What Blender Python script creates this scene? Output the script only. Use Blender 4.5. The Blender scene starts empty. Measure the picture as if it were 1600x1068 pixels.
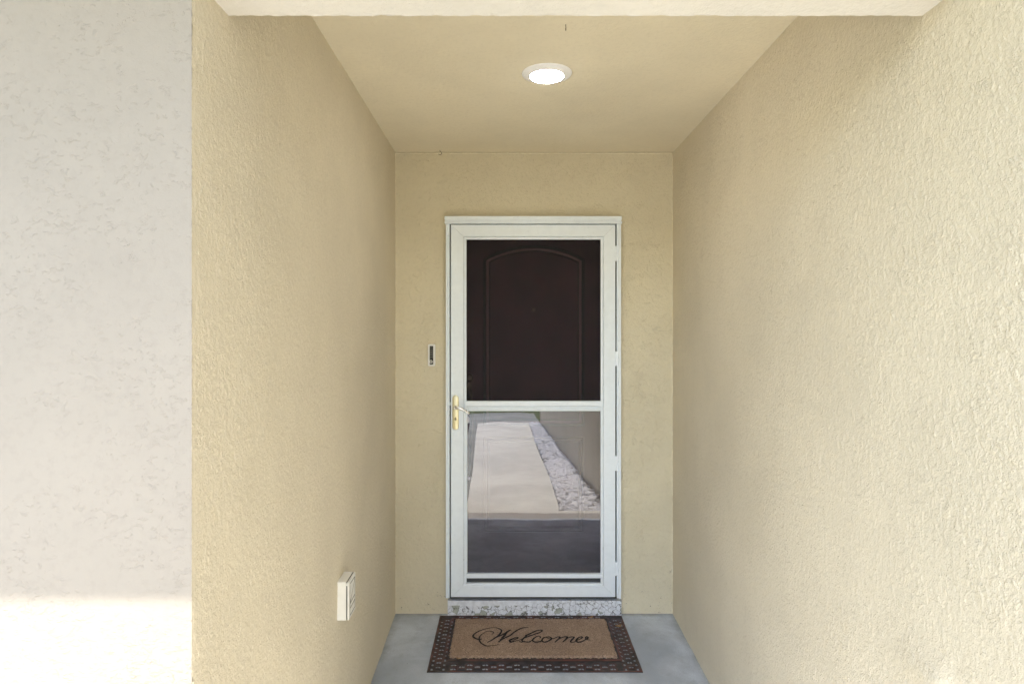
import bpy, bmesh, math, random
import numpy as np
from mathutils import Vector, Matrix, noise as mnoise

random.seed(7)
rng = np.random.default_rng(7)
scene = bpy.context.scene
C = scene.collection

# ------------------------------------------------------------ camera, sky, sun, exposure
F = 950.0                 # focal length in photo pixels (1600 wide)
CX, HY = 795.0, 502.0     # vanishing point of the passage
D = 3.325                 # distance to the rear wall
H = 1.596                 # eye height
cam_d = bpy.data.cameras.new('camera')
cam = bpy.data.objects.new('camera', cam_d); C.objects.link(cam)
cam.location = (0, 0, H); cam.rotation_euler = (math.pi/2, 0, 0)
cam_d.sensor_width = 36.0; cam_d.lens = F/1600*36.0
cam_d.shift_x = (800-CX)/1600; cam_d.shift_y = -(534-HY)/1600
cam_d.clip_start = 0.02; cam_d.clip_end = 600
scene.camera = cam

SUN_E = math.radians(61.9)
world = bpy.data.worlds.new('World'); scene.world = world
world.use_nodes = True
wn, wl = world.node_tree.nodes, world.node_tree.links
bg = wn['Background']
sky = wn.new('ShaderNodeTexSky'); sky.sky_type = 'NISHITA'; sky.sun_disc = False
sky.sun_elevation = SUN_E; sky.sun_rotation = math.pi
sky.air_density = 1.0; sky.dust_density = 2.2; sky.ozone_density = 1.0
wl.new(sky.outputs[0], bg.inputs[0]); bg.inputs[1].default_value = 0.15
sun_d = bpy.data.lights.new('sun', 'SUN'); sun_d.energy = 2.0; sun_d.angle = math.radians(0.55)
sun_d.color = (1.0, 0.95, 0.87)
sun = bpy.data.objects.new('sun', sun_d); C.objects.link(sun)
sun.rotation_euler = (math.pi/2 - SUN_E, 0, 0); sun.location = (0, -4, 8)
scene.view_settings.view_transform = 'Standard'; scene.view_settings.look = 'None'
scene.view_settings.gamma = 1.0; scene.view_settings.use_curve_mapping = False
scene.view_settings.exposure = 2.28
scene.render.engine = 'CYCLES'
scene.cycles.max_bounces = 12; scene.cycles.diffuse_bounces = 8
scene.cycles.transparent_max_bounces = 16

# ------------------------------------------------------------ helpers
def at(px, py, Y):
    """point whose photo pixel is (px,py) at distance Y from the camera plane"""
    return Vector(((px-CX)*Y/F, Y, H-(py-HY)*Y/F))
def X(px, Y): return (px-CX)*Y/F
def Z(py, Y): return H-(py-HY)*Y/F
def on_floor(px, py, z=0.0):
    Y = F*(H-z)/(py-HY)
    return Vector(((px-CX)*Y/F, Y, z))
def xL(Y): return (-15*Y-162*D)/F
def xR(Y): return (14*Y+242*D)/F

def tag(o, label=None, cat=None, group=None, kind=None):
    if label: o['label'] = label
    if cat: o['category'] = cat
    if group: o['group'] = group
    if kind: o['kind'] = kind
    return o
def thing(name, label, cat, loc=(0,0,0), group=None, kind=None):
    o = bpy.data.objects.new(name, None); C.objects.link(o)
    o.location = loc; o.empty_display_size = 0.1
    return tag(o, label, cat, group, kind)
def root_loc(p):
    v = Vector((0,0,0))
    while p is not None:
        v += p.location; p = p.parent
    return v
def link(name, me, mat, parent=None, smooth=False, loc=None):
    """mesh data is given in world space; it is stored relative to its parent / loc"""
    off = root_loc(parent)
    o = bpy.data.objects.new(name, me); C.objects.link(o)
    if parent is not None: o.parent = parent
    if loc is not None:
        o.location = Vector(loc)-off; off = Vector(loc)
    if off.length > 0: me.transform(Matrix.Translation(-off))
    if mat: me.materials.append(mat)
    if smooth:
        me.polygons.foreach_set('use_smooth', [True]*len(me.polygons))
    me.update()
    return o
def obj(name, bm, mat, parent=None, smooth=False, loc=None):
    me = bpy.data.meshes.new(name)
    bmesh.ops.recalc_face_normals(bm, faces=bm.faces)
    bm.to_mesh(me); bm.free()
    return link(name, me, mat, parent, smooth, loc)
def BM(): return bmesh.new()
def bevel(bm, geom_verts, w, seg=2):
    edges = list({e for v in geom_verts for e in v.link_edges})
    bmesh.ops.bevel(bm, geom=edges, offset=w, segments=seg, affect='EDGES', profile=0.5)
def box(bm, a, b, bev=0.0, seg=2):
    a, b = Vector(a), Vector(b)
    vs = [bm.verts.new((x,y,z)) for x in (a.x,b.x) for y in (a.y,b.y) for z in (a.z,b.z)]
    for f in ((0,1,3,2),(4,6,7,5),(0,4,5,1),(2,3,7,6),(0,2,6,4),(1,5,7,3)):
        bm.faces.new([vs[i] for i in f])
    if bev: bevel(bm, vs, bev, seg)
def prism(bm, pts, d, bev=0.0, seg=2):
    """closed polygon of world points, extruded by vector d"""
    d = Vector(d)
    a = [bm.verts.new(Vector(p)) for p in pts]; b = [bm.verts.new(Vector(p)+d) for p in pts]
    bm.faces.new(a); bm.faces.new(b[::-1])
    n = len(pts)
    for i in range(n): bm.faces.new((a[i], a[(i+1)%n], b[(i+1)%n], b[i]))
    if bev: bevel(bm, a+b, bev, seg)
def tube(bm, pts, rad, seg=12, cap=True):
    pts = [Vector(p) for p in pts]; n = len(pts)
    if not hasattr(rad, '__len__'): rad = [rad]*n
    rings = []; up = None
    for i, p in enumerate(pts):
        t = (pts[min(i+1,n-1)]-pts[max(i-1,0)]).normalized()
        if up is None: up = t.orthogonal().normalized()
        up = (up - t*up.dot(t)).normalized(); w = t.cross(up)
        rings.append([bm.verts.new(p+(up*math.cos(2*math.pi*k/seg)+w*math.sin(2*math.pi*k/seg))*rad[i]) for k in range(seg)])
    for i in range(n-1):
        for k in range(seg):
            bm.faces.new((rings[i][k], rings[i][(k+1)%seg], rings[i+1][(k+1)%seg], rings[i+1][k]))
    if cap: bm.faces.new(rings[0][::-1]); bm.faces.new(rings[-1])
def lathe(bm, prof, c, axis='Z', seg=48):
    """prof: list of (radius, height along axis)"""
    c = Vector(c); rings = []
    for r, h in prof:
        ring = []
        for k in range(seg):
            a = 2*math.pi*k/seg; u, v = r*math.cos(a), r*math.sin(a)
            p = Vector((u,v,h)) if axis == 'Z' else (Vector((u,h,v)) if axis == 'Y' else Vector((h,u,v)))
            ring.append(bm.verts.new(c+p))
        rings.append(ring)
    for i in range(len(rings)-1):
        for k in range(seg):
            bm.faces.new((rings[i][k], rings[i][(k+1)%seg], rings[i+1][(k+1)%seg], rings[i+1][k]))
    bm.faces.new(rings[0]); bm.faces.new(rings[-1][::-1])
def catmull(pts, n=8):
    P = [Vector(p) for p in pts]; P = [P[0]*2-P[1]]+P+[P[-1]*2-P[-2]]; out = []
    for i in range(1, len(P)-2):
        for k in range(n):
            t = k/n
            out.append(0.5*((2*P[i])+(P[i+1]-P[i-1])*t+(2*P[i-1]-5*P[i]+4*P[i+1]-P[i+2])*t*t+(-P[i-1]+3*P[i]-3*P[i+1]+P[i+2])*t**3))
    out.append(P[-2]); return out
def grids(patches):
    """patches: list of (origin, u vector, v vector, step, bulge function or None); dense sheets joined in ONE mesh"""
    V, Fc, n0 = [], [], 0
    for o, u, v, step in patches:
        o, u, v = np.array(o, float), np.array(u, float), np.array(v, float)
        nu = max(1, int(np.linalg.norm(u)/step)); nv = max(1, int(np.linalg.norm(v)/step))
        s, t = np.meshgrid(np.linspace(0,1,nu+1), np.linspace(0,1,nv+1), indexing='ij')
        V.append((o + s.reshape(-1,1)*u + t.reshape(-1,1)*v))
        idx = np.arange((nu+1)*(nv+1)).reshape(nu+1, nv+1)+n0
        Fc.append(np.stack([idx[:-1,:-1], idx[1:,:-1], idx[1:,1:], idx[:-1,1:]], -1).reshape(-1,4))
        n0 += (nu+1)*(nv+1)
    return np.concatenate(V), np.concatenate(Fc)
def np_mesh(name, V, Q, smooth=True):
    me = bpy.data.meshes.new(name)
    me.vertices.add(len(V)); me.vertices.foreach_set('co', V.astype(np.float32).ravel())
    me.loops.add(Q.size); me.loops.foreach_set('vertex_index', Q.astype(np.int32).ravel())
    me.polygons.add(len(Q)); me.polygons.foreach_set('loop_start', np.arange(0, Q.size, 4, dtype=np.int32))
    me.polygons.foreach_set('use_smooth', np.ones(len(Q), bool) if smooth else np.zeros(len(Q), bool))
    me.update(calc_edges=True); me.validate()
    return me
def join_boxes(V, Q, boxes):
    for a, b in boxes:
        n = len(V)
        vs = np.array([(x,y,z) for x in (a[0],b[0]) for y in (a[1],b[1]) for z in (a[2],b[2])], float)
        q = np.array(((0,1,3,2),(4,6,7,5),(0,4,5,1),(2,3,7,6),(0,2,6,4),(1,5,7,3)))+n
        V = np.concatenate([V, vs]); Q = np.concatenate([Q, q])
    return V, Q

# ------------------------------------------------------------ materials
class NT:
    def __init__(s, name):
        s.m = bpy.data.materials.new(name); s.m.use_nodes = True
        s.n, s.l = s.m.node_tree.nodes, s.m.node_tree.links
        s.p = s.n['Principled BSDF']; s.out = s.n['Material Output']
        s.tc = s.n.new('ShaderNodeTexCoord').outputs['Object']
    def link(s, a, b): s.l.new(a, b)
    def set(s, sock, v):
        if hasattr(v, 'links'): s.l.new(v, sock)
        else: sock.default_value = v
    def mapping(s, scale=(1,1,1), loc=(0,0,0), rot=(0,0,0)):
        n = s.n.new('ShaderNodeMapping'); s.link(s.tc, n.inputs[0])
        n.inputs['Scale'].default_value = scale; n.inputs['Location'].default_value = loc
        n.inputs['Rotation'].default_value = rot
        return n.outputs[0]
    def noise(s, scale, detail=3, rough=0.55, dist=0.0, vec=None):
        n = s.n.new('ShaderNodeTexNoise'); s.link(vec or s.tc, n.inputs['Vector'])
        n.inputs['Scale'].default_value = scale; n.inputs['Detail'].default_value = detail
        n.inputs['Roughness'].default_value = rough; n.inputs['Distortion'].default_value = dist
        return n.outputs['Fac']
    def voronoi(s, scale, feature='F1', vec=None, out='Distance', rand=1.0):
        n = s.n.new('ShaderNodeTexVoronoi'); s.link(vec or s.tc, n.inputs['Vector']); n.feature = feature
        n.inputs['Scale'].default_value = scale; n.inputs['Randomness'].default_value = rand
        return n.outputs[out]
    def ramp(s, v, a, b, lo=0.0, hi=1.0, smooth=True):
        n = s.n.new('ShaderNodeMapRange'); n.interpolation_type = 'SMOOTHSTEP' if smooth else 'LINEAR'
        s.link(v, n.inputs[0])
        for i, x in zip((1,2,3,4), (a,b,lo,hi)): n.inputs[i].default_value = x
        return n.outputs[0]
    def math(s, op, a, b=0.0, c=0.0):
        n = s.n.new('ShaderNodeMath'); n.operation = op
        s.set(n.inputs[0], a); s.set(n.inputs[1], b); s.set(n.inputs[2], c)
        return n.outputs[0]
    def mix(s, f, a, b, blend='MIX'):
        n = s.n.new('ShaderNodeMix'); n.data_type = 'RGBA'; n.blend_type = blend
        s.set(n.inputs[0], f)
        for i, v in ((6,a),(7,b)):
            if hasattr(v, 'links'): s.link(v, n.inputs[i])
            else: n.inputs[i].default_value = (*v, 1)
        return n.outputs[2]
    def sep(s):
        n = s.n.new('ShaderNodeSeparateXYZ'); s.link(s.tc, n.inputs[0]); return n.outputs
    def color(s, v):
        if hasattr(v, 'links'): s.link(v, s.p.inputs['Base Color'])
        else: s.p.inputs['Base Color'].default_value = (*v, 1)
    def bump(s, h, strength=0.3, dist=0.002):
        n = s.n.new('ShaderNodeBump'); s.link(h, n.inputs['Height'])
        n.inputs['Strength'].default_value = strength; n.inputs['Distance'].default_value = dist
        s.link(n.outputs[0], s.p.inputs['Normal'])
    def disp(s, h, scale=0.001, mid=0.0):
        n = s.n.new('ShaderNodeDisplacement'); s.link(h, n.inputs['Height'])
        n.inputs['Scale'].default_value = scale; n.inputs['Midlevel'].default_value = mid
        s.link(n.outputs[0], s.out.inputs['Displacement'])
        s.m.displacement_method = 'BOTH'

def simple(name, col, rough=0.5, metal=0.0, spec=0.5, var=0.06, scale=30):
    t = NT(name); f = t.noise(scale, 4)
    dark = tuple(c*(1-var) for c in col); lite = tuple(min(1, c*(1+var)) for c in col)
    t.color(t.mix(t.ramp(f, .3, .7), dark, lite))
    t.set(t.p.inputs['Roughness'], t.ramp(t.noise(scale*1.7, 3), .3, .7, max(0,rough-.05), rough+.05))
    t.p.inputs['Metallic'].default_value = metal
    t.p.inputs['Specular IOR Level'].default_value = spec
    return t.m

def stucco(name, col, kind='trowel', dirt=True):
    t = NT(name)
    tint = t.ramp(t.noise(1.7, 4, .6), .3, .7, 0, 1)
    c = t.mix(tint, tuple(x*.95 for x in col), tuple(min(1,x*1.04) for x in col))
    c = t.mix(t.math('MULTIPLY', t.ramp(t.noise(70, 3), .45, .75), .22), c, tuple(x*.8 for x in col))
    if dirt:
        d = t.math('MULTIPLY', t.ramp(t.noise(6, 6, .7, .5), .62, .8), .35)
        c = t.mix(d, c, (col[0]*.72, col[1]*.70, col[2]*.66))
        sp = t.math('MULTIPLY', t.ramp(t.voronoi(23), .035, .015), t.ramp(t.noise(2.5, 2), .55, .62))
        c = t.mix(t.math('MULTIPLY', sp, .6), c, (.12,.10,.07))
    if kind == 'rear':
        xx, yy, zz = t.sep()
        ch = t.math('MULTIPLY', t.ramp(t.noise(60, 4, .7, .8), .60, .66), t.math('MULTIPLY', t.ramp(xx, .86, .885), t.ramp(zz, .42, .15)))
        ch2 = t.math('MULTIPLY', t.ramp(t.noise(45, 4, .7, .5), .66, .70), t.ramp(zz, .22, .04))
        c = t.mix(t.math('MULTIPLY', t.math('MAXIMUM', ch, ch2), .75), c, (.12,.09,.07))
        sc = t.math('MULTIPLY', t.ramp(t.noise(9, 4, .7, .4, t.mapping((1,1,2.2), rot=(0,-.5,0))), .56, .70), t.math('MULTIPLY', t.ramp(xx, .58, .70), t.math('MULTIPLY', t.ramp(zz, 1.35, 1.5), t.ramp(zz, 1.95, 1.7))))
        c = t.mix(t.math('MULTIPLY', sc, .45), c, tuple(x*.62 for x in col))
    t.color(c)
    t.p.inputs['Roughness'].default_value = .88; t.p.inputs['Specular IOR Level'].default_value = .08
    if kind == 'trowel':       # skip-trowel lace on the side walls
        v = t.mapping((1, 1, .8), rot=(.5, .1, 0))
        a = t.ramp(t.noise(78, 4, .62, .2, v), .36, .70)
        b = t.noise(105, 3, .6, .2, v); f = t.noise(230, 3, .7)
        pits = t.ramp(t.noise(40, 5, .7, .6), .58, .66)
        h = t.math('ADD', t.math('MULTIPLY', a, 1.0), t.math('MULTIPLY', b, 2.0))
        h = t.math('ADD', h, t.math('MULTIPLY', f, 1.7))
        h = t.math('ADD', h, t.math('MULTIPLY', pits, .9))
        h = t.math('MULTIPLY', h, t.ramp(t.noise(3.3, 2), .3, .7, .6, 1.15))
        t.disp(h, .00138, 2.0)
    elif kind == 'flake':      # flat knock-down finish with raised flakes
        v = t.mapping((1, 1, 1.5), rot=(0, .3, 0))
        a = t.math('MULTIPLY', t.ramp(t.noise(70, 5, .68, .3, v), .54, .68), t.ramp(t.noise(7, 3, .6), .38, .55, .1, 1))
        b = t.noise(150, 4, .7); f = t.noise(11, 3)
        h = t.math('ADD', t.math('MULTIPLY', a, 1.1), t.math('MULTIPLY', b, .8))
        h = t.math('ADD', h, t.math('MULTIPLY', f, 1.2))
        zz = t.sep()[2]    # rougher, flakier coat towards the foot of the wall
        fl = t.math('MULTIPLY', t.ramp(t.noise(58, 5, .66, .5, t.mapping((1,1,1.6), rot=(0,.35,0))), .53, .60), t.ramp(t.noise(6, 3), .35, .6, .3, 1))
        h = t.math('ADD', h, t.math('MULTIPLY', fl, t.ramp(zz, 1.16, .92, 0, 1.5)))
        t.disp(h, .0006, 1.0)
    elif kind == 'sand':
        a = t.noise(60, 4, .6, .3); b = t.noise(210, 2, .6)
        h = t.math('ADD', t.math('MULTIPLY', a, 1.1), t.math('MULTIPLY', b, .45))
        t.disp(h, .0024, .8)
    elif kind == 'rear':
        a = t.noise(50, 5, .6, .5); b = t.noise(170, 2, .6); g = t.ramp(t.noise(20, 5, .65, 1.2), .56, .62)
        h = t.math('ADD', t.math('MULTIPLY', a, 1.6), t.math('MULTIPLY', b, .6))
        h = t.math('ADD', h, t.math('MULTIPLY', g, .45))
        t.disp(h, .0034, 1.0)
    return t.m

TAN = (.68, .615, .482)
M = {}
M['tan_trowel'] = stucco('tan_trowel_stucco', TAN)
M['tan_rear'] = stucco('tan_rear_stucco', (.675,.61,.45), 'rear')
M['tan_sand'] = stucco('tan_ceiling_stucco', (.755,.685,.525), 'sand', dirt=False)
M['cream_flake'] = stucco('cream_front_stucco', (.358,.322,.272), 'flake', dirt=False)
M['cream_beam'] = stucco('cream_beam_stucco', (.76,.725,.665), 'sand', dirt=False)
M['white'] = simple('white_enamel', (.80,.86,.90), .32, var=.02)
M['white_plain'] = simple('white_plastic', (.76,.75,.70), .45, var=.03)
M['gasket'] = simple('dark_gasket', (.05,.05,.045), .7)
M['brown_door'] = simple('maroon_door_paint', (.034,.010,.014), .5, spec=.12, var=.25, scale=7)
t_ = NT('door_moulding_painted_light'); y_ = t_.sep()[1]
t_.color(t_.mix(t_.ramp(y_, -.011, -.018), (.003,.0015,.002), (.095,.046,.050))); t_.p.inputs['Roughness'].default_value = .4  # highlight on the crests and shade in the grooves painted into the colour
t_.p.inputs['Specular IOR Level'].default_value = .2; M['moulding_light'] = t_.m
M['brass'] = simple('pale_brass', (.80,.72,.46), .42, .75)
M['chrome'] = simple('brushed_nickel', (.80,.79,.77), .3, .8)
M['bronze'] = simple('dark_bronze', (.09,.06,.04), .35, .9)
M['black'] = simple('black_plastic', (.015,.015,.014), .3)
M['iron'] = simple('rusty_iron', (.12,.09,.05), .6, .6)
M['cream_plastic'] = simple('cream_plastic', (.70,.66,.55), .4, var=.03)
M['shingle'] = simple('roof_shingle', (.12,.10,.08), .9, var=.4, scale=14)

def m_concrete():
    t = NT('porch_concrete')
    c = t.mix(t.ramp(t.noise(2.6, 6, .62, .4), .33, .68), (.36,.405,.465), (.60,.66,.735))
    c = t.mix(t.math('MULTIPLY', t.ramp(t.noise(14, 5, .65), .5, .72), .45), c, (.30,.33,.37))
    c = t.mix(t.math('MULTIPLY', t.ramp(t.noise(170, 4, .8), .48, .66), .45), c, (.30,.31,.33))
    sp = t.math('MULTIPLY', t.ramp(t.voronoi(17), .05, .03), t.ramp(t.noise(4, 2), .5, .56))
    c = t.mix(t.math('MULTIPLY', sp, .75), c, (.05,.05,.055))
    xx, yy, _ = t.sep()
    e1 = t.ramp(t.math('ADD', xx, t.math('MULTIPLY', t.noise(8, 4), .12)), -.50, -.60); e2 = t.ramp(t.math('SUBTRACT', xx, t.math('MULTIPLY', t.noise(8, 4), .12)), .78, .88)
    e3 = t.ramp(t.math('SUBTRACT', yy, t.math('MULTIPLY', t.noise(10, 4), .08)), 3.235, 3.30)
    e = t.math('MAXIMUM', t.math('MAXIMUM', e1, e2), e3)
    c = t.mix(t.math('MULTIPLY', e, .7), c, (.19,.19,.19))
    c = t.mix(t.ramp(t.math('ADD', yy, t.math('MULTIPLY', t.noise(5, 2), .02)), 1.70, 1.66), c, (.40,.375,.33))  # slab tinted with sky blue; its sunlit front band painted warm grey
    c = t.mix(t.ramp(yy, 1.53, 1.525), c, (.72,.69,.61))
    t.color(c)
    t.set(t.p.inputs['Roughness'], t.ramp(t.noise(9, 4), .3, .7, .6, .85))
    t.bump(t.math('ADD', t.noise(160, 4), t.math('MULTIPLY', t.noise(12, 4), 2.0)), .6, .0025)
    return t.m
def m_walk(name, a, b):
    t = NT(name)
    c = t.mix(t.ramp(t.noise(1.3, 6, .6), .35, .65), a, b)
    c = t.mix(t.math('MULTIPLY', t.ramp(t.noise(60, 4, .7), .5, .7), .3), c, tuple(x*.7 for x in a))
    t.color(c); t.p.inputs['Roughness'].default_value = .85
    t.bump(t.noise(140, 4), .5, .002)
    return t.m
def m_step():
    t = NT('peeling_grey_paint')
    v = t.n.new('ShaderNodeVectorMath'); v.operation = 'ADD'
    nn = t.n.new('ShaderNodeTexNoise'); t.link(t.tc, nn.inputs['Vector']); nn.inputs['Scale'].default_value = 30
    sc = t.n.new('ShaderNodeVectorMath'); sc.operation = 'SCALE'; t.link(nn.outputs['Color'], sc.inputs[0]); sc.inputs['Scale'].default_value = .045
    t.link(t.tc, v.inputs[0]); t.link(sc.outputs[0], v.inputs[1]); vec = v.outputs[0]
    cell = t.voronoi(34, 'F1', vec, 'Color')
    sepc = t.n.new('ShaderNodeSeparateColor'); t.link(cell, sepc.inputs[0])
    edge = t.voronoi(34, 'DISTANCE_TO_EDGE', vec)
    z = t.sep()[2]; x = t.sep()[0]
    low = t.ramp(z, .078, .03, 0, 1)
    peel = t.math('MULTIPLY', t.ramp(sepc.outputs[0], .87, .88), t.ramp(low, .4, .55))
    crack = t.math('MULTIPLY', t.ramp(edge, .035, .012), t.ramp(t.math('ADD', low, t.ramp(x, -.05, .3, -.2, .4)), .25, .5))
    paint = t.mix(t.ramp(t.noise(40, 4), .3, .7), (.64,.66,.69), (.80,.83,.87))
    bare = t.mix(t.ramp(t.noise(50, 3), .3, .7), (.34,.36,.31), (.46,.48,.42))
    c = t.mix(peel, paint, bare); c = t.mix(t.math('MULTIPLY', crack, .85), c, (.07,.07,.065))
    t.color(c); t.p.inputs['Roughness'].default_value = .75
    h = t.math('SUBTRACT', 1.0, t.math('MAXIMUM', peel, crack))
    h = t.math('ADD', h, t.math('MULTIPLY', sepc.outputs[1], .5))
    h = t.math('ADD', h, t.math('MULTIPLY', t.noise(90, 3), .8))
    t.disp(h, .0015, .8)
    return t.m
def m_screen():
    t = NT('insect_screen')
    tr = t.n.new('ShaderNodeBsdfTransparent'); mx = t.n.new('ShaderNodeMixShader')
    t.color((.012,.009,.011)); t.p.inputs['Roughness'].default_value = .6
    w1 = t.n.new('ShaderNodeTexWave'); w1.bands_direction = 'X'; w1.inputs['Scale'].default_value = 190; t.link(t.tc, w1.inputs[0])
    w2 = t.n.new('ShaderNodeTexWave'); w2.bands_direction = 'Z'; w2.inputs['Scale'].default_value = 190; t.link(t.tc, w2.inputs[0])
    f = t.ramp(t.math('MAXIMUM', w1.outputs['Fac'], w2.outputs['Fac']), .62, .9, .0, .42)
    f = t.math('ADD', f, t.math('MULTIPLY', t.noise(25, 3), .06))
    t.link(f, mx.inputs[0]); t.link(tr.outputs[0], mx.inputs[1]); t.link(t.p.outputs[0], mx.inputs[2])
    t.link(mx.outputs[0], t.out.inputs[0]); return t.m
def m_glass():
    t = NT('storm_glass')
    tr = t.n.new('ShaderNodeBsdfTransparent'); tr.inputs[0].default_value = (.66,.62,.78,1)
    gl = t.n.new('ShaderNodeBsdfGlossy'); gl.inputs['Roughness'].default_value = 0.0
    gl.inputs['Color'].default_value = (.97,.96,1,1)
    mx = t.n.new('ShaderNodeMixShader'); t.n.remove(t.p)
    b = t.n.new('ShaderNodeBump'); b.inputs['Strength'].default_value = 1; b.inputs['Distance'].default_value = .0006
    t.link(t.noise(5, 1, .4, 0, t.mapping((1,1,.6))), b.inputs['Height']); t.link(b.outputs[0], gl.inputs['Normal'])
    mx.inputs[0].default_value = GLASS_R
    t.link(tr.outputs[0], mx.inputs[1]); t.link(gl.outputs[0], mx.inputs[2]); t.link(mx.outputs[0], t.out.inputs[0])
    return t.m
GLASS_R = .145
def m_coir():
    t = NT('coir_pile')
    f = t.noise(210, 4, .85, 1.2)
    c = t.mix(t.ramp(f, .35, .65), (.13,.085,.06), (.62,.46,.34))
    c = t.mix(t.math('MULTIPLY', t.ramp(t.noise(9, 4, .6), .4, .65), .4), c, (.26,.18,.135))
    t.color(c); t.p.inputs['Roughness'].default_value = .95; t.p.inputs['Specular IOR Level'].default_value = .1
    t.disp(t.math('ADD', f, t.math('MULTIPLY', t.noise(60, 3), .8)), .005, .8); return t.m
def m_rubber():
    t = NT('moulded_rubber')
    z = t.sep()[2]
    hi = t.ramp(z, .0034, .0048)
    c = t.mix(t.ramp(t.noise(18, 4), .4, .62), (.016,.014,.015), (.034,.024,.022))
    red = t.mix(t.ramp(t.noise(7, 4, .6), .38, .6), (.038,.026,.024), (.115,.042,.034))
    c = t.mix(hi, c, red)
    c = t.mix(t.math('MULTIPLY', t.ramp(t.noise(40, 5, .7), .60, .78), .25), c, (.14,.13,.11))
    t.color(c); t.set(t.p.inputs['Roughness'], t.ramp(t.noise(30, 3), .3, .7, .38, .6)); return t.m
def m_emit():
    t = NT('lit_diffuser'); t.color((.9,.9,.88))
    t.p.inputs['Emission Color'].default_value = (1,.97,.92,1); t.p.inputs['Emission Strength'].default_value = 14
    return t.m
def m_lawn():
    t = NT('lawn_grass')
    c = t.mix(t.ramp(t.noise(3, 6, .7), .35, .65), (.045,.075,.02), (.11,.15,.04))
    t.color(t.mix(t.ramp(t.noise(70, 4, .8), .4, .7), c, (.16,.17,.07))); t.p.inputs['Roughness'].default_value = .9
    t.bump(t.noise(90, 4, .8), 1, .02); return t.m
def m_stone():
    t = NT('white_gravel_stone')
    c = t.mix(t.ramp(t.noise(11, 3, .8), .3, .7), (.74,.74,.75), (.93,.93,.93))
    c = t.mix(t.ramp(t.noise(17, 2, .8), .66, .70), c, (.30,.24,.21))
    t.color(c); t.p.inputs['Roughness'].default_value = .7; return t.m
def m_leaf():
    t = NT('dry_leaf'); t.color(t.mix(t.ramp(t.noise(120, 3), .3, .7), (.30,.17,.08), (.50,.34,.18)))
    t.p.inputs['Roughness'].default_value = .7; return t.m
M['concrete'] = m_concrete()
M['walk'] = m_walk('pale_walk_concrete', (.64,.62,.55), (.78,.76,.67))
M['walk_dark'] = m_walk('dark_grey_concrete', (.24,.25,.22), (.34,.35,.31))
M['asphalt'] = m_walk('street_asphalt', (.045,.045,.048), (.07,.07,.07))
M['step'] = m_step(); M['screen'] = m_screen(); M['glass'] = m_glass(); M['coir'] = m_coir()
M['rubber'] = m_rubber(); M['emit'] = m_emit(); M['lawn'] = m_lawn(); M['stone'] = m_stone(); M['leaf'] = m_leaf()
M['ink'] = simple('black_stencil_dye', (.018,.015,.016), .95, var=.5, scale=160)

# ------------------------------------------------------------ the house
CEIL = 1.596+263.5/F*D
BEAM_Z = 1.596+477/F*(.383*D)
Y1 = .3375*D; YB = .383*D
SLAB_Y = 1.462
house = thing('house', 'tan stucco house with a narrow covered entry passage leading to its front door', 'house')

# left wing: tan return wall
V, Q = grids([((xL(Y1), Y1, -.02), (xL(D)-xL(Y1), D-Y1, 0), (0,0,CEIL+.04), .0034)])
Q = Q                                     # faces +x
V, Q = join_boxes(V, Q, [((-.75, Y1+.05, -.5), (xL(D)-.012, D+.2, 3.0))])
w = link('wall', np_mesh('wall', V, Q), M['tan_trowel'], house)
# left wing: cream front face
x0 = -1.02
V, Q = grids([((xL(Y1)-.0005, Y1, .55), (0,0,2.1), (x0-xL(Y1), 0, 0), .0022),
              ((x0, Y1, -.6), (0,0,1.15), (-4, 0, 0), .05), ((x0, Y1, .55), (0,0,2.1), (-4, 0, 0), .05),
              ((xL(Y1)-.0005, Y1, -.6), (0,0,1.15), (x0-xL(Y1), 0, 0), .02)])
V, Q = join_boxes(V, Q, [((-5.0, Y1+.006, -.6), (xL(Y1)-.008, Y1+.2, 2.8))])
tag(link('wall', np_mesh('wall', V, Q), M['cream_flake'], house), 'pale cream front wall face left of the passage, its foot in sun')
# right wall, running far out past the camera
V, Q = grids([((xR(D), D, -.02), (xR(.85)-xR(D), .85-D, 0), (0,0,CEIL+.04), .0034),
              ((xR(.85), .85, -.02), (xR(-7.5)-xR(.85), -7.5-.85, 0), (0,0,3.0), .03),
              ((xR(.85), .85, -1.3), (xR(-7.5)-xR(.85), -7.5-.85, 0), (0,0,1.28), .05)])
bul = np.array([xR(1.215), 1.215, .868])  # a small lump of stucco that catches the sun
d2 = ((V[:,1]-bul[1])/np.where(V[:,1] > bul[1], .11, .03))**2+((V[:,2]-bul[2])/.045)**2
V[:,0] -= .015*np.exp(-d2)
V, Q = join_boxes(V, Q, [((xR(D)+.012, .86, -.5), (1.3, D+.2, 3.0)), ((xR(.86)+.02, -7.48, -1.3), (1.3, .80, 3.0)),
                         ((xR(-7.5)-.02, -7.52, -1.4), (5.0, -7.5, 3.0))])
link('wall', np_mesh('wall', V, Q), M['tan_trowel'], house)
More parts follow.
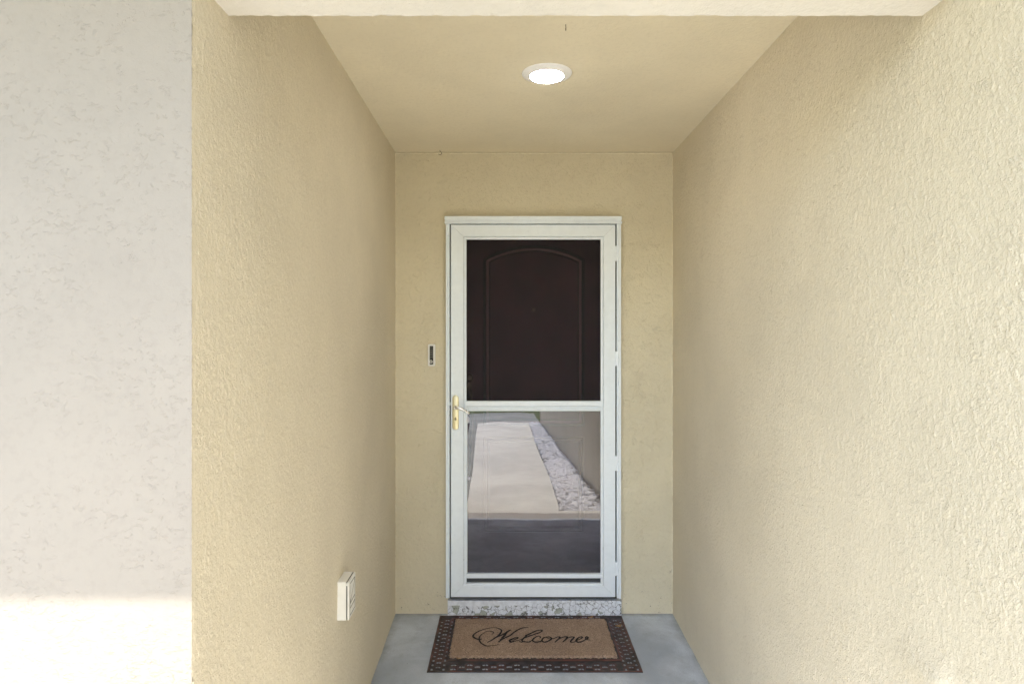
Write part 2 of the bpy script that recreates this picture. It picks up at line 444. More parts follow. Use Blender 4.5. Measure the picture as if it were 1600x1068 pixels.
# rear wall with the door opening
OX0, OX1 = X(702, D), X(965, D); OZ0, OZ1 = Z(934.5, D), Z(347, D)
st = .004
V, Q = grids([((xL(D), D, -.01), (OX0-xL(D), 0, 0), (0,0,CEIL+.02), st),
              ((OX1, D, -.01), (xR(D)-OX1, 0, 0), (0,0,CEIL+.02), st),
              ((OX0, D, OZ1), (OX1-OX0, 0, 0), (0,0,CEIL+.01-OZ1), st)])
V, Q = join_boxes(V, Q, [((xL(D)-.1, D+.008, -.3), (OX0-.004, D+.2, 3.0)), ((OX1+.004, D+.008, -.3), (xR(D)+.1, D+.2, 3.0)),
                         ((OX0-.004, D+.008, OZ1+.004), (OX1+.004, D+.2, 3.0)), ((OX0-.1, D+.24, -.3), (OX1+.1, D+.3, 3.0))])
link('wall', np_mesh('wall', V, Q), M['tan_rear'], house)
# ceiling of the passage
V, Q = grids([((xL(D)-.01, D+.01, CEIL), (0, YB-D-.1, 0), (xR(D)-xL(D)+.02, 0, 0), .006)])
V, Q = join_boxes(V, Q, [((-.8, YB-.08, CEIL+.006), (1.1, D+.2, CEIL+.1))])
link('ceiling', np_mesh('ceiling', V, Q), M['tan_sand'], house)
def bead(a, b_, rad, seed):
    bm = BM(); rr = random.Random(seed); a, b_ = Vector(a), Vector(b_); n = int((b_-a).length/.012); pts = []
    for i in range(n+1):
        pts.append(a.lerp(b_, i/n)+Vector([rr.uniform(-.0010,.0010) for _ in range(3)]))
    tube(bm, pts, [rad*rr.uniform(.5,1.25) for _ in pts], 6)
    obj('caulk_bead', bm, M['caulk'], house, True)
M['caulk'] = simple('tan_caulk', (.76,.70,.54), .5)
bead((xL(D), D-.002, CEIL-.004), (xR(D), D-.002, CEIL-.004), .0035, 1)
bead((xL(D)+.001, D-.001, 0), (xL(D)+.001, D-.001, CEIL), .0022, 2)
bead((xR(D)-.001, D-.001, 0), (xR(D)-.001, D-.001, CEIL), .0026, 3)
# beam across the mouth of the passage
V, Q = grids([((xL(YB)-.02, YB, BEAM_Z), (0, Y1-YB, 0), (xR(Y1)-xL(Y1)+.05, 0, 0), .004),
              ((xL(YB)-.02, Y1, BEAM_Z), (0, 0, .45), (xR(Y1)-xL(Y1)+.05, 0, 0), .012)])
near = (np.abs(V[:,1]-YB) < .001) & (V[:,2] < BEAM_Z+.001)
jx = V[near,0]; V[near,1] += .0007*np.sin(jx*83)*np.sin(jx*31+1)+rng.normal(0, .00025, near.sum()); V[near,2] += .0009*np.sin(jx*47+2)*np.sin(jx*113)+.0008*(np.sin(jx*19) > .9)
V, Q = join_boxes(V, Q, [((xL(Y1)-.06, Y1+.004, BEAM_Z+.003), (xR(Y1)+.06, YB+.0015, 2.9))])
tag(link('beam', np_mesh('beam', V, Q), M['cream_beam'], house), 'pale cream beam across the mouth of the passage')
# eave and roof of the left wing (throws the shade line on the front wall)
EY, EZ = .35, 2.562
bm = BM()
box(bm, (-5.2, EY, EZ), (xR(.7)-.004, Y1-.01, EZ+.02)); box(bm, (-5.2, EY-.02, EZ-.0), (xR(.7)-.004, EY, EZ+.17), .003)
obj('soffit', bm, M['white_plain'], house)
bm = BM()
prism(bm, [(-5.3, EY-.06, EZ+.171), (-5.3, 4.6, EZ+2.0), (-5.3, 4.6, EZ+2.05), (-5.3, EY-.06, EZ+.21)], (6.1,0,0))
ra = [bm.verts.new(p) for p in ((xR(-7.9)-.012,-7.9,3.01),(xR(5.1)-.012,5.1,3.01),(2.9,5.1,3.9),(2.9,-7.9,3.9),(xR(-7.9)-.012,-7.9,3.05),(xR(5.1)-.012,5.1,3.05),(2.9,5.1,3.95),(2.9,-7.9,3.95))]
for f in ((0,3,2,1),(4,5,6,7),(0,1,5,4),(1,2,6,5),(2,3,7,6),(3,0,4,7)): bm.faces.new([ra[i] for i in f])
prism(bm, [(5.3, -7.9, 3.01), (2.9, -7.9, 3.9), (2.9, -7.9, 3.95), (5.3, -7.9, 3.05)], (0,13,0))
obj('roof', bm, M['shingle'], house)
# threshold step with peeling paint
tx0, tx1 = X(699.5, D-.02), X(971, D-.02)
V, Q = grids([((tx0, D-.022, -.004), (tx1-tx0, 0, 0), (0,0,.0855), .0022), ((tx0, D-.022, .0815), (tx1-tx0, 0, 0), (0,.12,0), .006)])
V, Q = join_boxes(V, Q, [((tx0+.002, D-.019, -.01), (tx1-.002, D+.2, .079))])
tag(link('threshold', np_mesh('threshold', V, Q), M['step'], house), 'low threshold step with cracked and peeling grey paint')

# front door behind the storm door
DY = D+.095
door = thing('front_door', None, None, (X(835, DY), DY, Z(935, DY))); door.parent = house; del_keys = None
dx0, dx1, dz0, dz1 = X(712, DY), X(957, DY), Z(930, DY), Z(345, DY)
bm = BM(); box(bm, (dx0, DY, dz0), (dx1, DY+.045, dz1), .003); obj('slab', bm, M['brown_door'], door)
bm = BM()
for a, b in (((OX0, DY-.02, OZ0), (dx0-.002, DY+.1, OZ1)), ((dx1+.002, DY-.02, OZ0), (OX1, DY+.1, OZ1)), ((dx0-.002, DY-.02, dz1+.002), (dx1+.002, DY+.1, OZ1))):
    box(bm, a, b, .002)
obj('jamb', bm, M['brown_door'], door)
def moulding(path, wd=.03, hgt=.012):
    """ogee moulding swept round a closed path in the XZ plane"""
    bm = BM(); n = len(path)
    prof = [(-wd/2, 0), (-wd*.42, hgt*.55), (-wd*.25, hgt), (-wd*.02, hgt*.9), (wd*.08, hgt*.35), (wd*.2, hgt*.2), (wd*.33, hgt*.5), (wd*.5, 0)]
    rings = []
    for i in range(n):
        p = path[i]; a = (p-path[i-1]).normalized(); b = (path[(i+1)%n]-p).normalized()
        t = (a+b).normalized(); nrm = Vector((-t.z, 0, t.x)); k = 1/max(.35, t.dot(a))
        rings.append([bm.verts.new(p+nrm*(u*k)+Vector((0, -h+.001, 0))) for u, h in prof])
    for i in range(n):
        for j in range(len(prof)-1):
            bm.faces.new((rings[i][j], rings[i][j+1], rings[(i+1)%n][j+1], rings[(i+1)%n][j]))
    return bm
def pt(px, py): return at(px, py, DY)
arch = [pt(760, 660), pt(760, 408)]
for k in range(1, 24):
    s = k/24; px = 760+148*s; arch.append(pt(px, 408-20*(1-(2*s-1)**2)**.9 if 0 < s < 1 else 408))
arch += [pt(908, 408), pt(908, 660)]
b1 = moulding(arch, .040, .022); obj('panel_moulding', b1, M['moulding_light'], door, True)
low = [pt(760, 826), pt(760, 686), pt(908, 686), pt(908, 826)]
obj('panel_moulding', moulding(low, .036, .016), M['brown_door'], door)
bm = BM(); lathe(bm, [(.0, -.004), (.006, -.005), (.009, -.003), (.009, .002)], pt(834, 484), 'Y', 20)
obj('peephole', bm, M['bronze'], door, True)
# handle set of the front door (seen past the left stile)
hp = lambda px, py, dy=0: at(px, py, DY-dy)
bm = BM()
prism(bm, catmull([hp(727,604), hp(730,598), hp(735,598), hp(738,604), hp(737,614), hp(739,622), hp(736,632), hp(729,632), hp(727,622), hp(729,614), hp(727,604)], 4)[:-1], (0,-.006,0), .0015)
tube(bm, [hp(733,622,.006), hp(733,622,.03), hp(733.5,626,.045)], [.006,.006,.009])
hs = obj('handle', bm, M['bronze'], door, True)
bm = BM(); g = catmull([hp(733,626,.008), hp(736,636,.03), hp(738.5,655,.045), hp(738.5,690,.05), hp(736.5,720,.042), hp(734,738,.02), hp(733,745,.006)], 8)
tube(bm, g, [.006+.004*math.sin(math.pi*i/(len(g)-1)) for i in range(len(g))], 12); obj('grip', bm, M['bronze'], hs, True)
bm = BM(); lathe(bm, [(.001,-.016),(.009,-.015),(.013,-.009),(.014,-.001)], hp(733,746), 'Y', 24); obj('mount', bm, M['chrome'], hs, True)
bm = BM(); lathe(bm, [(.001,-.012),(.016,-.011),(.021,-.006),(.022,0)], hp(733,590), 'Y', 24); obj('deadbolt', bm, M['bronze'], hs, True)

# ------------------------------------------------------------ storm door
SY = D-.036               # front face of the leaf
storm = thing('storm_door', 'white aluminium storm door with a dark screen above and a glossy glass pane below', 'storm door', (X(833, SY), SY, Z(935, SY)))
def s(px, py, dy=0.0): return at(px, py, SY-dy)
def srect(bm, px0, py0, px1, py1, front=0.0, back=.03, bev=.0012):
    """a bar whose front face is at SY-front"""
    prism(bm, [s(px0,py0,front), s(px1,py0,front), s(px1,py1,front), s(px0,py1,front)], (0, back+front, 0), bev)
bm = BM()
srect(bm, 694.5, 337.5, 971.5, 343.0, .012, .034); srect(bm, 695, 343.2, 971, 345.6, .006, .034); srect(bm, 694.5, 345.8, 972, 349.2, .010, .034)
srect(bm, 696.5, 349.4, 699.6, 934, .008, .034); srect(bm, 699.9, 349.4, 702.3, 934, .003, .034); 
srect(bm, 963.9, 349.4, 966.6, 934.2, .004, .034); srect(bm, 966.9, 349.4, 970.6, 935, .009, .034)
obj('frame', bm, M['white'], storm)
# leaf: four mitred rails with a raised inner bead
bm = BM(); L0, T0, R0, B0 = 704.4, 351.2, 961.4, 932.0
def ring(bm, o, i, front, back, bev):
    (l0,t0,r0,b0), (l1,t1,r1,b1) = o, i; g = .12
    for q in (((l0,t0),(r0,t0),(r1,t1),(l1,t1)), ((l0,b0),(l1,b1),(r1,b1),(r0,b0)), ((l0,t0+g*2),(l1,t1+g*2),(l1,b1-g*2),(l0,b0-g*2)), ((r0,t0+g*2),(r0,b0-g*2),(r1,b1-g*2),(r1,t1+g*2))):
        prism(bm, [s(x,y,front) for x, y in q], (0, back+front, 0), bev)
ring(bm, (L0,T0,R0,B0), (724.5,369.5,942.8,914.8), 0, .026, .0009)
ring(bm, (725.1,370.1,942.2,914.2), (728.8,374,938.6,910.4), -.005, .024, .0007)
for y0, y1, f in ((917.4,918.0,.0006), (928.4,929.0,.0006)): srect(bm, 712, y0, 954, y1, f, .002, 0)
obj('leaf', bm, M['white'], storm)
bm = BM()
srect(bm, 727.5, 626.3, 941.5, 634.6, .003, .02); srect(bm, 727.5, 635.0, 941.5, 638.2, -.001, .02); srect(bm, 728, 638.5, 941.5, 641.8, .002, .02)
obj('mid_rail', bm, M['white'], storm)
bm = BM(); srect(bm, 728.8, 896.2, 942.2, 902.8, .001, .02); srect(bm, 728.9, 641.9, 730.2, 896.1, -.006, .02); srect(bm, 940.2, 641.9, 941.6, 896.1, -.006, .02)
obj('glazing_bead', bm, M['white'], storm)
bm = BM()
srect(bm, 702.8, 349.3, 704.6, 934, -.022, .03, 0); srect(bm, 961.4, 349.3, 963.5, 934, -.022, .03, 0); srect(bm, 703, 349.3, 963, 351.2, -.022, .03, 0)
srect(bm, 704, 932.2, 962, 934.4, -.004, .026, .0005)
srect(bm, 728, 903.0, 940, 910, -.020, .03, 0)
for k in range(3):
    pass
obj('weatherstrip', bm, simple('grey_weatherstrip', (.045,.05,.05), .7), storm)
for y0, y1 in ((384,407.5), (549,571.5), (712,735), (878,899)):
    bm = BM(); srect(bm, 961.3, y0, 966.4, y1, .0035, .02, .0008)
    for q in (.2, .5, .8):
        c = s(964.6, y0+(y1-y0)*q, .0035); lathe(bm, [(.0008,-.0011),(.0016,-.0009),(.002,0),(.002,.001)], c, 'Y', 10)
    obj('hinge', bm, M['white'], storm)
bm = BM(); srect(bm, 728, 373.6, 939.4, 627, -.016, .0165, 0)
me_s = obj('screen', bm, M['screen'], storm)
# glass pane: one thin sheet, slightly wavy through its normals
bm = BM(); vs = [bm.verts.new(s(x, y, -.014)) for x, y in ((729,641),(942,641),(942,898),(729,898))]; bm.faces.new(vs)
obj('glass', bm, M['glass'], storm)
# handle
bm = BM()
def pill(cx, y0, y1, r, n=10):
    out = []
    for k in range(n+1): a = math.pi*k/n; out.append((cx+r*math.cos(a), y0+r-r*math.sin(a)))
    for k in range(n+1): a = math.pi+math.pi*k/n; out.append((cx+r*math.cos(a), y1-r-r*math.sin(a)))
    return out
prism(bm, [s(x, y, .001) for x, y in pill(712, 617, 671, 4.8)], (0,-.007,0), .002)
hd = obj('handle', bm, M['brass'], storm, True)
bm = BM(); g = catmull([s(711.5,636.5,.008), s(711.8,636.6,.028), s(714,637.0,.042), s(720,638.2,.046), s(727,641.5,.044), s(733,645.5,.040)], 6)
tube(bm, g, [.010]*8+[.0092-.00012*i for i in range(len(g)-8)], 14); obj('lever', bm, M['chrome'], hd, True)
bm = BM(); lathe(bm, [(.0005,-.012),(.006,-.0115),(.0075,-.009),(.0078,-.007)], s(712,654,0), 'Y', 20)
kc = obj('keyhole', bm, M['brass'], hd, True)
bm = BM(); box(bm, s(711.5,651.5,.0135), s(712.5,656,.0105)); obj('key_slot', bm, M['black'], hd)
bm = BM(); c = at(727.5, 656, SY+.030)
lathe(bm, [(.001,-.004),(.017,-.003),(.022,.002),(.023,.008)], c, 'Y', 28); obj('inner_rose', bm, M['brass'], hd, True)
bm = BM(); srect(bm, 698.6, 628, 703.6, 633, .004, .006, .0005); obj('strike', bm, M['white'], storm)

# ------------------------------------------------------------ wall fittings
# doorbell
BY = D-.004
db = thing('doorbell', 'slim cream framed video doorbell with a dark face beside the storm door', 'doorbell', (X(674,BY), BY, Z(571,BY)))
def b(px, py, dy=0): return at(px, py, BY-dy)
def rrect(cx0, cy0, cx1, cy1, r, n=5):
    out = []
    for (x, y, a0) in ((cx1-r, cy0+r, 0), (cx0+r, cy0+r, 90), (cx0+r, cy1-r, 180), (cx1-r, cy1-r, 270)):
        for k in range(n+1):
            a = math.radians(a0+90*k/n); out.append((x+r*math.cos(a), y-r*math.sin(a)))
    return out
bm = BM(); prism(bm, [b(x,y,.016) for x, y in rrect(668.6, 537.4, 679.8, 571.8, 2.2)], (0,.02,0), .0012); obj('housing', bm, M['white_plain'], db)
bm = BM(); prism(bm, [b(x,y,.0175) for x, y in rrect(671.4, 540.2, 676.9, 569.2, .8)], (0,.006,0), .0005); fc = obj('face', bm, M['black'], db)
bm = BM(); lathe(bm, [(.0002,-.021),(.0045,-.021),(.006,-.0200),(.006,-.016)], b(674,542.6,0), 'Y', 18); obj('lens', bm, simple('dark_lens', (.08,.075,.06), .15), fc, True)
bm = BM()
for py in (546.5, 549, 551.5, 554.2, 557): box(bm, b(672.2, py, .0182), b(676.0, py+.9, .016))
obj('grille', bm, simple('olive_grille', (.13,.12,.08), .4), fc)
bm = BM(); lathe(bm, [(.0046,-.019),(.0075,-.0195),(.0085,-.0185),(.0085,-.016)], b(674,564.3,0), 'Y', 24); obj('button', bm, M['white_plain'], db, True)
bm = BM(); lathe(bm, [(.0002,-.0195),(.0045,-.0198),(.0046,-.016)], b(674,564.3,0), 'Y', 24); obj('button_core', bm, simple('grey_button', (.12,.11,.09), .4), db, True)

# weatherproof outlet cover on the left wall
oy0, oy1 = 2.130, 2.222; oz0, oz1 = .549, .684
ox = lambda y: xL(y)
pb = .041
outl = thing('outlet_box', 'small white weatherproof outlet cover low on the left wall', 'outlet', (xL(2.176)+.003, 2.176, oz0))
bm = BM(); box(bm, (ox(2.17)-.004, oy0, oz0), (ox(2.17)+pb-.010, oy1, oz1), .002); obj('housing', bm, M['white_plain'], outl)
bm = BM(); box(bm, (ox(2.17)+pb-.0098, oy0+.002, oz0+.002), (ox(2.17)+pb-.0062, oy1-.002, oz1-.002)); obj('gasket', bm, M['gasket'], outl)
bm = BM(); xf = ox(2.17)+pb
box(bm, (xf-.006, oy0+.0005, oz0+.0005), (xf, oy1-.0005, oz1-.0005), .0015)
ld = obj('lid', bm, M['white_plain'], outl)
bm = BM()
for (ya, za), (yb, zb) in (((oy0+.014, oz1-.012), (oy0+.014, oz0+.010)), ((oy0+.016, oz0+.052), (oy1-.012, oz0+.058)), ((oy0+.018, oz0+.056), (oy1-.010, oz1-.016)), ((oy0+.014, oz0+.012), (oy1-.010, oz0+.012)), ((oy1-.011, oz0+.012), (oy1-.011, oz1-.014)), ((oy0+.016, oz1-.012),(oy1-.011, oz1-.014)), ((oy0+.017, oz0+.036),(oy1-.012, oz0+.040))):
    tube(bm, [(xf+.0003, ya, za), (xf+.0003, yb, zb)], .0013, 6)
obj('lid_groove', bm, simple('grey_groove', (.30,.28,.24), .7), ld)
bm = BM(); lathe(bm, [(.0005,-.0022),(.0045,-.0022),(.005,-.0012),(.005,.004)], (xf-.006, oy0, oz1-.008), 'Y', 18); obj('hinge_pin', bm, M['white_plain'], outl, True)

# ceiling lamp
LY = F*(CEIL-H)/(HY-115.0); LX = X(854.5, LY)
lamp = thing('ceiling_light', 'round white flush ceiling lamp switched on above the passage', 'ceiling light', (LX, LY, CEIL))
bm = BM(); lathe(bm, [(.0935,.002),(.0935,-.0015),(.091,-.0045),(.084,-.0062),(.070,-.010),(.064,-.0125),(.063,-.0115)], (LX,LY,CEIL), 'Z', 72)
obj('trim', bm, simple('bright_white_enamel', (.90,.90,.90), .4, var=.0), lamp, True)
bm = BM(); lathe(bm, [(.0628,-.010),(.0622,-.0132),(.054,-.0165),(.035,-.0188),(.014,-.0196),(.001,-.0197)], (LX,LY,CEIL), 'Z', 72)
obj('diffuser', bm, M['emit'], lamp, True)

# small hooks
def hook(px, py, Y, label, sc=1.0, rot=0.0):
    c = Vector((X(px, Y), Y, CEIL)); bm = BM(); pts = [(0,0,.004), (0,0,-.008)]
    for k in range(0, 9): a = math.pi*.5-k*math.pi*1.35/8; pts.append((.009*math.cos(a), 0, -.017+.009*math.sin(a)))
    R = Matrix.Rotation(rot, 3, 'Z')
    tube(bm, [c+(R@Vector(p))*sc for p in catmull(pts, 3)], .0014*sc, 8)
    tag(obj('ceiling_hook', bm, M['iron'], None, True, c), label, 'hook')
hook(687.5, 240, 3.28, 'tiny rusty wire hook in the ceiling edge above the doorbell side of the rear wall', .95)
hook(884, 40, F*(CEIL-H)/(HY-38.5), 'tiny dark hook stub in the ceiling nearest the cream beam', .7, 1.4)

# ------------------------------------------------------------ door mat
MX0, MX1, MY0, MY1 = X(835.9,2.762)-.492, X(835.9,2.762)+.492, 2.764, 3.296
mat_t = thing('door_mat', 'welcome mat of brown coir in a pierced dark rubber border before the door', 'door mat', ((MX0+MX1)/2, (MY0+MY1)/2, 0))
cx0, cx1, cy0, cy1 = -.281, .513, 2.880, 3.243
stp = .003
nx, ny = int((MX1-MX0)/stp), int((MY1-MY0)/stp)
gx = MX0+np.arange(nx+1)*((MX1-MX0)/nx); gy = MY0+np.arange(ny+1)*((MY1-MY0)/ny)
GX, GY = np.meshgrid(gx, gy, indexing='ij')
holes = []
sp = .0365; n = int((MY1-MY0-.04)/sp)
for side, sgn in ((MX0, 1), (MX1, -1)):
    for k in range(n):
        y = MY0+.022+k*sp
        holes += [(side+sgn*.020, y, 1), (side+sgn*.074, y, 1), (side+sgn*.041, y+sp/2, 2), (side+sgn*.053, y+sp/2, 2)]
px_ = .0735; n = int((MX1-MX0-.22)/px_)+1
for row in ((MY0+.024, 0), (MY0+.041, .5), (MY0+.058, 0), (MY1-.018, 0), (MY1-.034, .5)):
    for k in range(n):
        x = MX0+.118+(k+row[1])*px_
        if x < MX1-.10: holes += [(x-.0065, row[0], 3), (x+.0065, row[0], 3)]
cxm = (GX[:-1,:-1]+GX[1:,1:])/2; cym = (GY[:-1,:-1]+GY[1:,1:])/2
keep = np.ones(cxm.shape, bool); hh = np.zeros(GX.shape)
for hx, hy, kd in holes:
    rx, ry = ((.0048,.0066) if kd == 1 else (.0048,.0062) if kd == 2 else (.0054,.0058))
    keep &= ~((np.abs(cxm-hx) < rx) & (np.abs(cym-hy) < ry))
    d = np.sqrt(((GX-hx)/(rx+.005))**2+((GY-hy)/(ry+.005))**2)
    hh = np.maximum(hh, np.exp(-((d-1.05)/.42)**2))
wav = .5+.5*np.sin(GX*85)*np.sin(GY*95)
edge_d = np.minimum.reduce([GX-MX0, MX1-GX, GY-MY0, MY1-GY])
ind = np.minimum.reduce([GX-cx0+.012, cx1-GX+.012, GY-cy0+.012, cy1-GY+.012])
ZZ = .0026+.0020*hh+.0008*wav*(hh < .3)
ZZ = np.where(edge_d < .009, .0050-(edge_d < .002)*.002, ZZ)
ZZ = np.where((ind > -.012) & (ind < 0), .0062, ZZ); ZZ = np.where(ind >= 0, .003, ZZ)
Vt = np.stack([GX, GY, ZZ], -1).reshape(-1,3)
idx = np.arange((nx+1)*(ny+1)).reshape(nx+1, ny+1)
Qa = np.stack([idx[:-1,:-1], idx[1:,:-1], idx[1:,1:], idx[:-1,1:]], -1)[keep]
me = np_mesh('border', Vt, Qa)
border = link('border', me, M['rubber'], mat_t)
md = border.modifiers.new('thick', 'SOLIDIFY'); md.thickness = .0016; md.offset = -1
# coir pad with a slightly frayed outline
nx2, ny2 = int((cx1-cx0)/.0022), int((cy1-cy0)/.0022)
u, v = np.meshgrid(np.linspace(0,1,nx2+1), np.linspace(0,1,ny2+1), indexing='ij')
fr = lambda t, k: .0022*(np.sin(t*61+k)+np.sin(t*137+2*k)+.8*np.sin(t*263+k*k))
PX = cx0+(cx1-cx0)*u+np.where(u < .5, 1, 1)*((1-u)**14*fr(v,1)+u**14*(fr(v,2)+.0025*np.sin(v*23)))
PY = cy0+(cy1-cy0)*v+((1-v)**10*fr(u*2,3)+v**10*fr(u*2,4))
ed = np.minimum.reduce([u*(cx1-cx0), (1-u)*(cx1-cx0), v*(cy1-cy0), (1-v)*(cy1-cy0)])
PZ = .0025+.011*np.clip(ed/.004, 0, 1)**.5
Vc = np.stack([PX, PY, PZ], -1).reshape(-1,3)
idx = np.arange((nx2+1)*(ny2+1)).reshape(nx2+1, ny2+1)
Qc = np.stack([idx[:-1,:-1], idx[1:,:-1], idx[1:,1:], idx[:-1,1:]], -1).reshape(-1,4)
coir = link('coir_pad', np_mesh('coir_pad', Vc, Qc), M['coir'], mat_t)
# lettering, traced as pen strokes lying on the pile
LZ = .0160
A = lambda u, v: on_floor(730+u/16, 970+v/16, LZ)
Bq = lambda u, v: on_floor(820+u/14.55, 970+v/14.55, LZ)
strokes = [
 ([A(615,325),A(655,290),A(640,258),A(560,242),A(470,256),A(390,305),A(320,370),A(300,440),A(330,520),A(400,575),A(490,612),A(600,606),A(700,600),A(800,565)], (1,3,4,3,2,2,4,7,6,5,4,3,2,1)),
 ([A(360,440),A(280,445),A(200,420),A(145,365),A(190,305),A(270,255),A(370,212),A(490,180),A(620,157),A(740,162),A(830,198),A(858,232),A(835,290),A(775,360),A(690,415),A(600,475),A(500,522)], (6,7,8,8,6,5,4,3,3,4,6,7,8,9,8,6,3)),
 ([A(500,522),A(620,468),A(720,395),A(850,345),A(960,285),A(1040,235),A(1095,208)], (2,5,7,7,9,9,5)),
 ([A(990,275),A(940,340),A(890,400),A(840,465),A(780,518)], (8,10,10,9,5)),
 ([A(780,518),A(870,455),A(970,395),A(1080,345),A(1160,280),A(1250,220),A(1350,172),A(1450,150),A(1530,150)], (3,5,6,6,6,6,5,4,2)),
 ([A(1100,470),A(1190,448),A(1270,412),A(1240,398),A(1140,428),A(1065,470),A(1090,514),A(1180,492),A(1290,470),A(1380,430)], (2,4,6,5,6,9,9,5,3,3)),
 ([A(1290,488),A(1370,520),A(1380,450),A(1470,370),Bq(30,320),Bq(160,258),Bq(290,205),Bq(395,203),Bq(350,245),Bq(200,300),Bq(60,345),Bq(-40,400),Bq(-60,445),Bq(30,465),Bq(110,462),Bq(200,400)], (2,4,6,8,8,7,5,6,5,5,6,6,6,6,5,3)),
 ([Bq(345,375),Bq(360,348),Bq(290,335),Bq(215,380),Bq(175,430),Bq(230,468),Bq(330,462),Bq(400,435)], (5,5,4,6,7,7,6,3)),
 ([Bq(520,350),Bq(440,365),Bq(395,410),Bq(400,455),Bq(470,468),Bq(560,432),Bq(610,385),Bq(560,352),Bq(500,362),Bq(560,395),Bq(660,385)], (5,6,7,7,6,6,6,5,3,3,3)),
 ([Bq(650,395),Bq(740,352),Bq(800,360),Bq(750,415),Bq(680,475)], (3,5,7,7,4)),
 ([Bq(760,410),Bq(870,358),Bq(965,352),Bq(930,410),Bq(860,470)], (2,5,7,7,4)),
 ([Bq(930,405),Bq(1030,358),Bq(1120,358),Bq(1070,415),Bq(1040,460),Bq(1100,474),Bq(1190,430)], (2,5,7,7,6,4,3)),
 ([Bq(1190,430),Bq(1290,385),Bq(1300,350),Bq(1230,365),Bq(1170,425),Bq(1200,470),Bq(1290,460),Bq(1380,410),Bq(1440,370),Bq(1400,348),Bq(1375,385),Bq(1430,415),Bq(1490,430)], (3,5,5,6,8,8,6,4,5,5,4,3,2)),
]
bm = BM()
for si, (pts, wd) in enumerate(strokes):
    P = catmull(pts, 6); n = len(P)
    W = np.interp(np.linspace(0, len(wd)-1, n), range(len(wd)), wd)
    prev = None
    for i in range(n):
        t = (P[min(i+1,n-1)]-P[max(i-1,0)]); t.z = 0; t.normalize()
        nr = Vector((-t.y, t.x, 0)); nr = Vector((-t.y, t.x, 0))
        w2 = .00052*W[i]*random.uniform(.8,1.25)+.0006
        z = LZ+.00002*si+random.uniform(-.0002,.0002)
        q = [bm.verts.new((P[i].x+nr.x*w2*k, P[i].y+nr.y*w2*k*1.25, z)) for k in (-1,1)]
        if prev: bm.faces.new((prev[0], prev[1], q[1], q[0]))
        prev = q
tag(obj('lettering', bm, M['ink'], mat_t), 'black script lettering reading Welcome')

def leaf(px, py, z, L, wd, ang, label):
    c = on_floor(px, py, z); bm = BM(); R = Matrix.Rotation(ang, 3, 'Z'); rows = []
    for i in range(9):
        t = i/8; w_ = wd*math.sin(math.pi*min(1, t*1.02+.0))**.8+.0006
        rows.append([bm.verts.new(c+R@Vector(((t-.5)*L, k*w_, .003*abs(k)+.006*(t-.5)**2*4+.001))) for k in (-1,0,1)])
    for i in range(8):
        for k in (0,1): bm.faces.new((rows[i][k], rows[i][k+1], rows[i+1][k+1], rows[i+1][k]))
    o = obj('dry_leaf', bm, M['leaf'], None, True, c); m = o.modifiers.new('t', 'SOLIDIFY'); m.thickness = .0008
    tag(o, label, 'leaf', 'dry leaves on the door mat')
leaf(966.5, 978.5, .010, .036, .0085, .25, 'tan dry leaf on the rubber border at the right edge of the mat')
leaf(923, 965, .012, .034, .006, .5, 'thin brown leaf on the border just above the right end of the coir')
leaf(716, 1029, .012, .022, .004, -.3, 'small pale leaf scrap at the lower left corner of the coir')

# ------------------------------------------------------------ ground
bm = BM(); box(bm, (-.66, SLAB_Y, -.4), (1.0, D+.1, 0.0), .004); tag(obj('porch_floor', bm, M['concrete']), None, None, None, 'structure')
g0, gs = -.035, .085
def gz(y, off=0.0): return (g0-gs*(SLAB_Y-y) if y > -14 else g0-gs*(SLAB_Y+14))+off
bm = BM()
def strip(bm, xa, xb, ys, off):
    prev = None
    for y in ys:
        q = [bm.verts.new((xa, y, gz(y, off))), bm.verts.new((xb, y, gz(y, off)))]
        if prev: bm.faces.new((prev[0], prev[1], q[1], q[0]))
        prev = q
ys = [60, 12, SLAB_Y+.0] if False else [SLAB_Y+.4, SLAB_Y, -2, -6, -10, -14, -80, -220]
strip(bm, -220, 220, ys, -.03); tag(obj('lawn', bm, M['lawn']), kind='structure')
bm = BM(); strip(bm, -1.28, -.50, [SLAB_Y-.42, -2, -6.5, -8.0], -.012); tag(obj('mulch_bed', bm, simple('dark_bark_mulch', (.035,.024,.018), .95, var=.6, scale=60)), kind='structure')
bm = BM()
wl_ = lambda y: -.37-.036*(SLAB_Y-y)
for k in range(7):                       # walk slabs with joints
    ya = SLAB_Y-.004-k*1.35; yb = ya-1.344
    for (a_, b_) in ((-.5,.455),):
        prism(bm, [(wl_(ya), ya, gz(ya)), (b_, ya, gz(ya)), (b_, yb, gz(yb)), (wl_(yb), yb, gz(yb))], (0,0,-.08), .004)
tag(obj('walkway', bm, M['walk']), kind='structure')
bm = BM()
ya, yb = SLAB_Y-.004, SLAB_Y-9.45
prism(bm, [(wl_(ya)-.16, ya, gz(ya,-.006)), (wl_(ya)-.005, ya, gz(ya,-.006)), (wl_(yb)-.005, yb, gz(yb,-.006)), (wl_(yb)-.22, yb, gz(yb,-.006))], (0,0,-.08), .004)
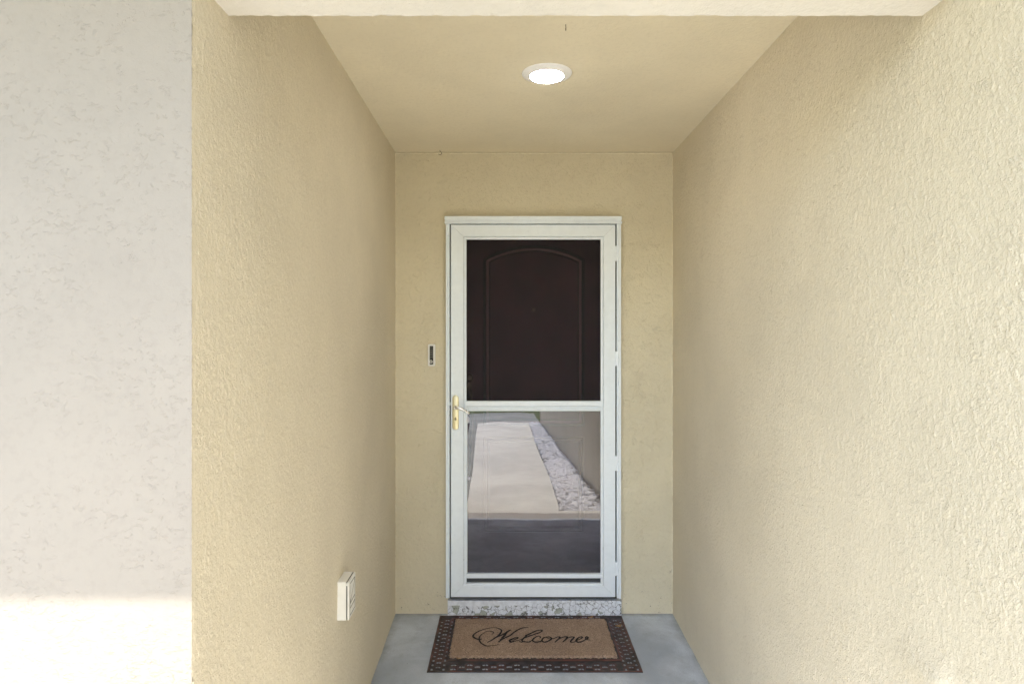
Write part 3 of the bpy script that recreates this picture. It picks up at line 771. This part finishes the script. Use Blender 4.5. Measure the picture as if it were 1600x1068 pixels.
prism(bm, [(-3, yb-.006, gz(yb,-.006)), (.74, yb-.006, gz(yb,-.006)), (.74, yb-3.5, gz(yb-3.5,-.006)), (-3, yb-3.5, gz(yb-3.5,-.006))], (0,0,-.08), .004)
tag(obj('dark_path', bm, M['walk_dark']), kind='structure')  # darker grey concrete along the walk and across its far end
bm = BM(); prism(bm, [(-200,-15,gz(-15,.0)), (200,-15,gz(-15,0)), (200,-23,gz(-15,0)), (-200,-23,gz(-15,0))], (0,0,-.02)); tag(obj('road', bm, M['asphalt']), kind='structure')
bm = BM(); prism(bm, [(-9.5, -1.2, gz(-1.2,-.012)), (-1.3, -1.2, gz(-1.2,-.012)), (-1.3, -14, gz(-14,-.012)), (-9.5, -14, gz(-14,-.012))], (0,0,-.06), .004)  # unseen pale paving added to bounce sunlight into the passage
tag(obj('bounce_driveway', bm, M['walk']), kind='structure')
# white gravel strip between the walk and the right wall
base = BM(); bmesh.ops.create_icosphere(base, subdivisions=1, radius=1)
bv = np.array([v.co[:] for v in base.verts]); bf = np.array([[v.index for v in f.verts] for f in base.faces]); base.free()
VV, FF = [], []; N = 3900
for i in range(N):
    y = SLAB_Y-.02-9.2*random.random()**1.0; x = random.uniform(.47, xR(y)-.015)
    if i < 1500: y = SLAB_Y-.02-3.0*random.random()
    r = random.uniform(.013,.034); s3 = np.array([random.uniform(.7,1.3), random.uniform(.7,1.3), random.uniform(.5,.9)])*r
    ang = random.uniform(0, 6.28); til = random.uniform(-.6,.6)
    Rm = np.array(Matrix.Rotation(ang,3,'Z') @ Matrix.Rotation(til,3,'X'))
    vv = (bv*(1+rng.uniform(-.22,.22,(len(bv),1)))*s3)@Rm.T + np.array([x, y, gz(y, -.012+random.uniform(0,.03))])
    FF.append(bf+len(bv)*i); VV.append(vv)
me = bpy.data.meshes.new('gravel'); me.from_pydata(np.concatenate(VV).tolist(), [], np.concatenate(FF).tolist())
tag(link('gravel', me, M['stone']), 'strip of loose white gravel stones between the walk and the right wall', None, None, 'stuff')
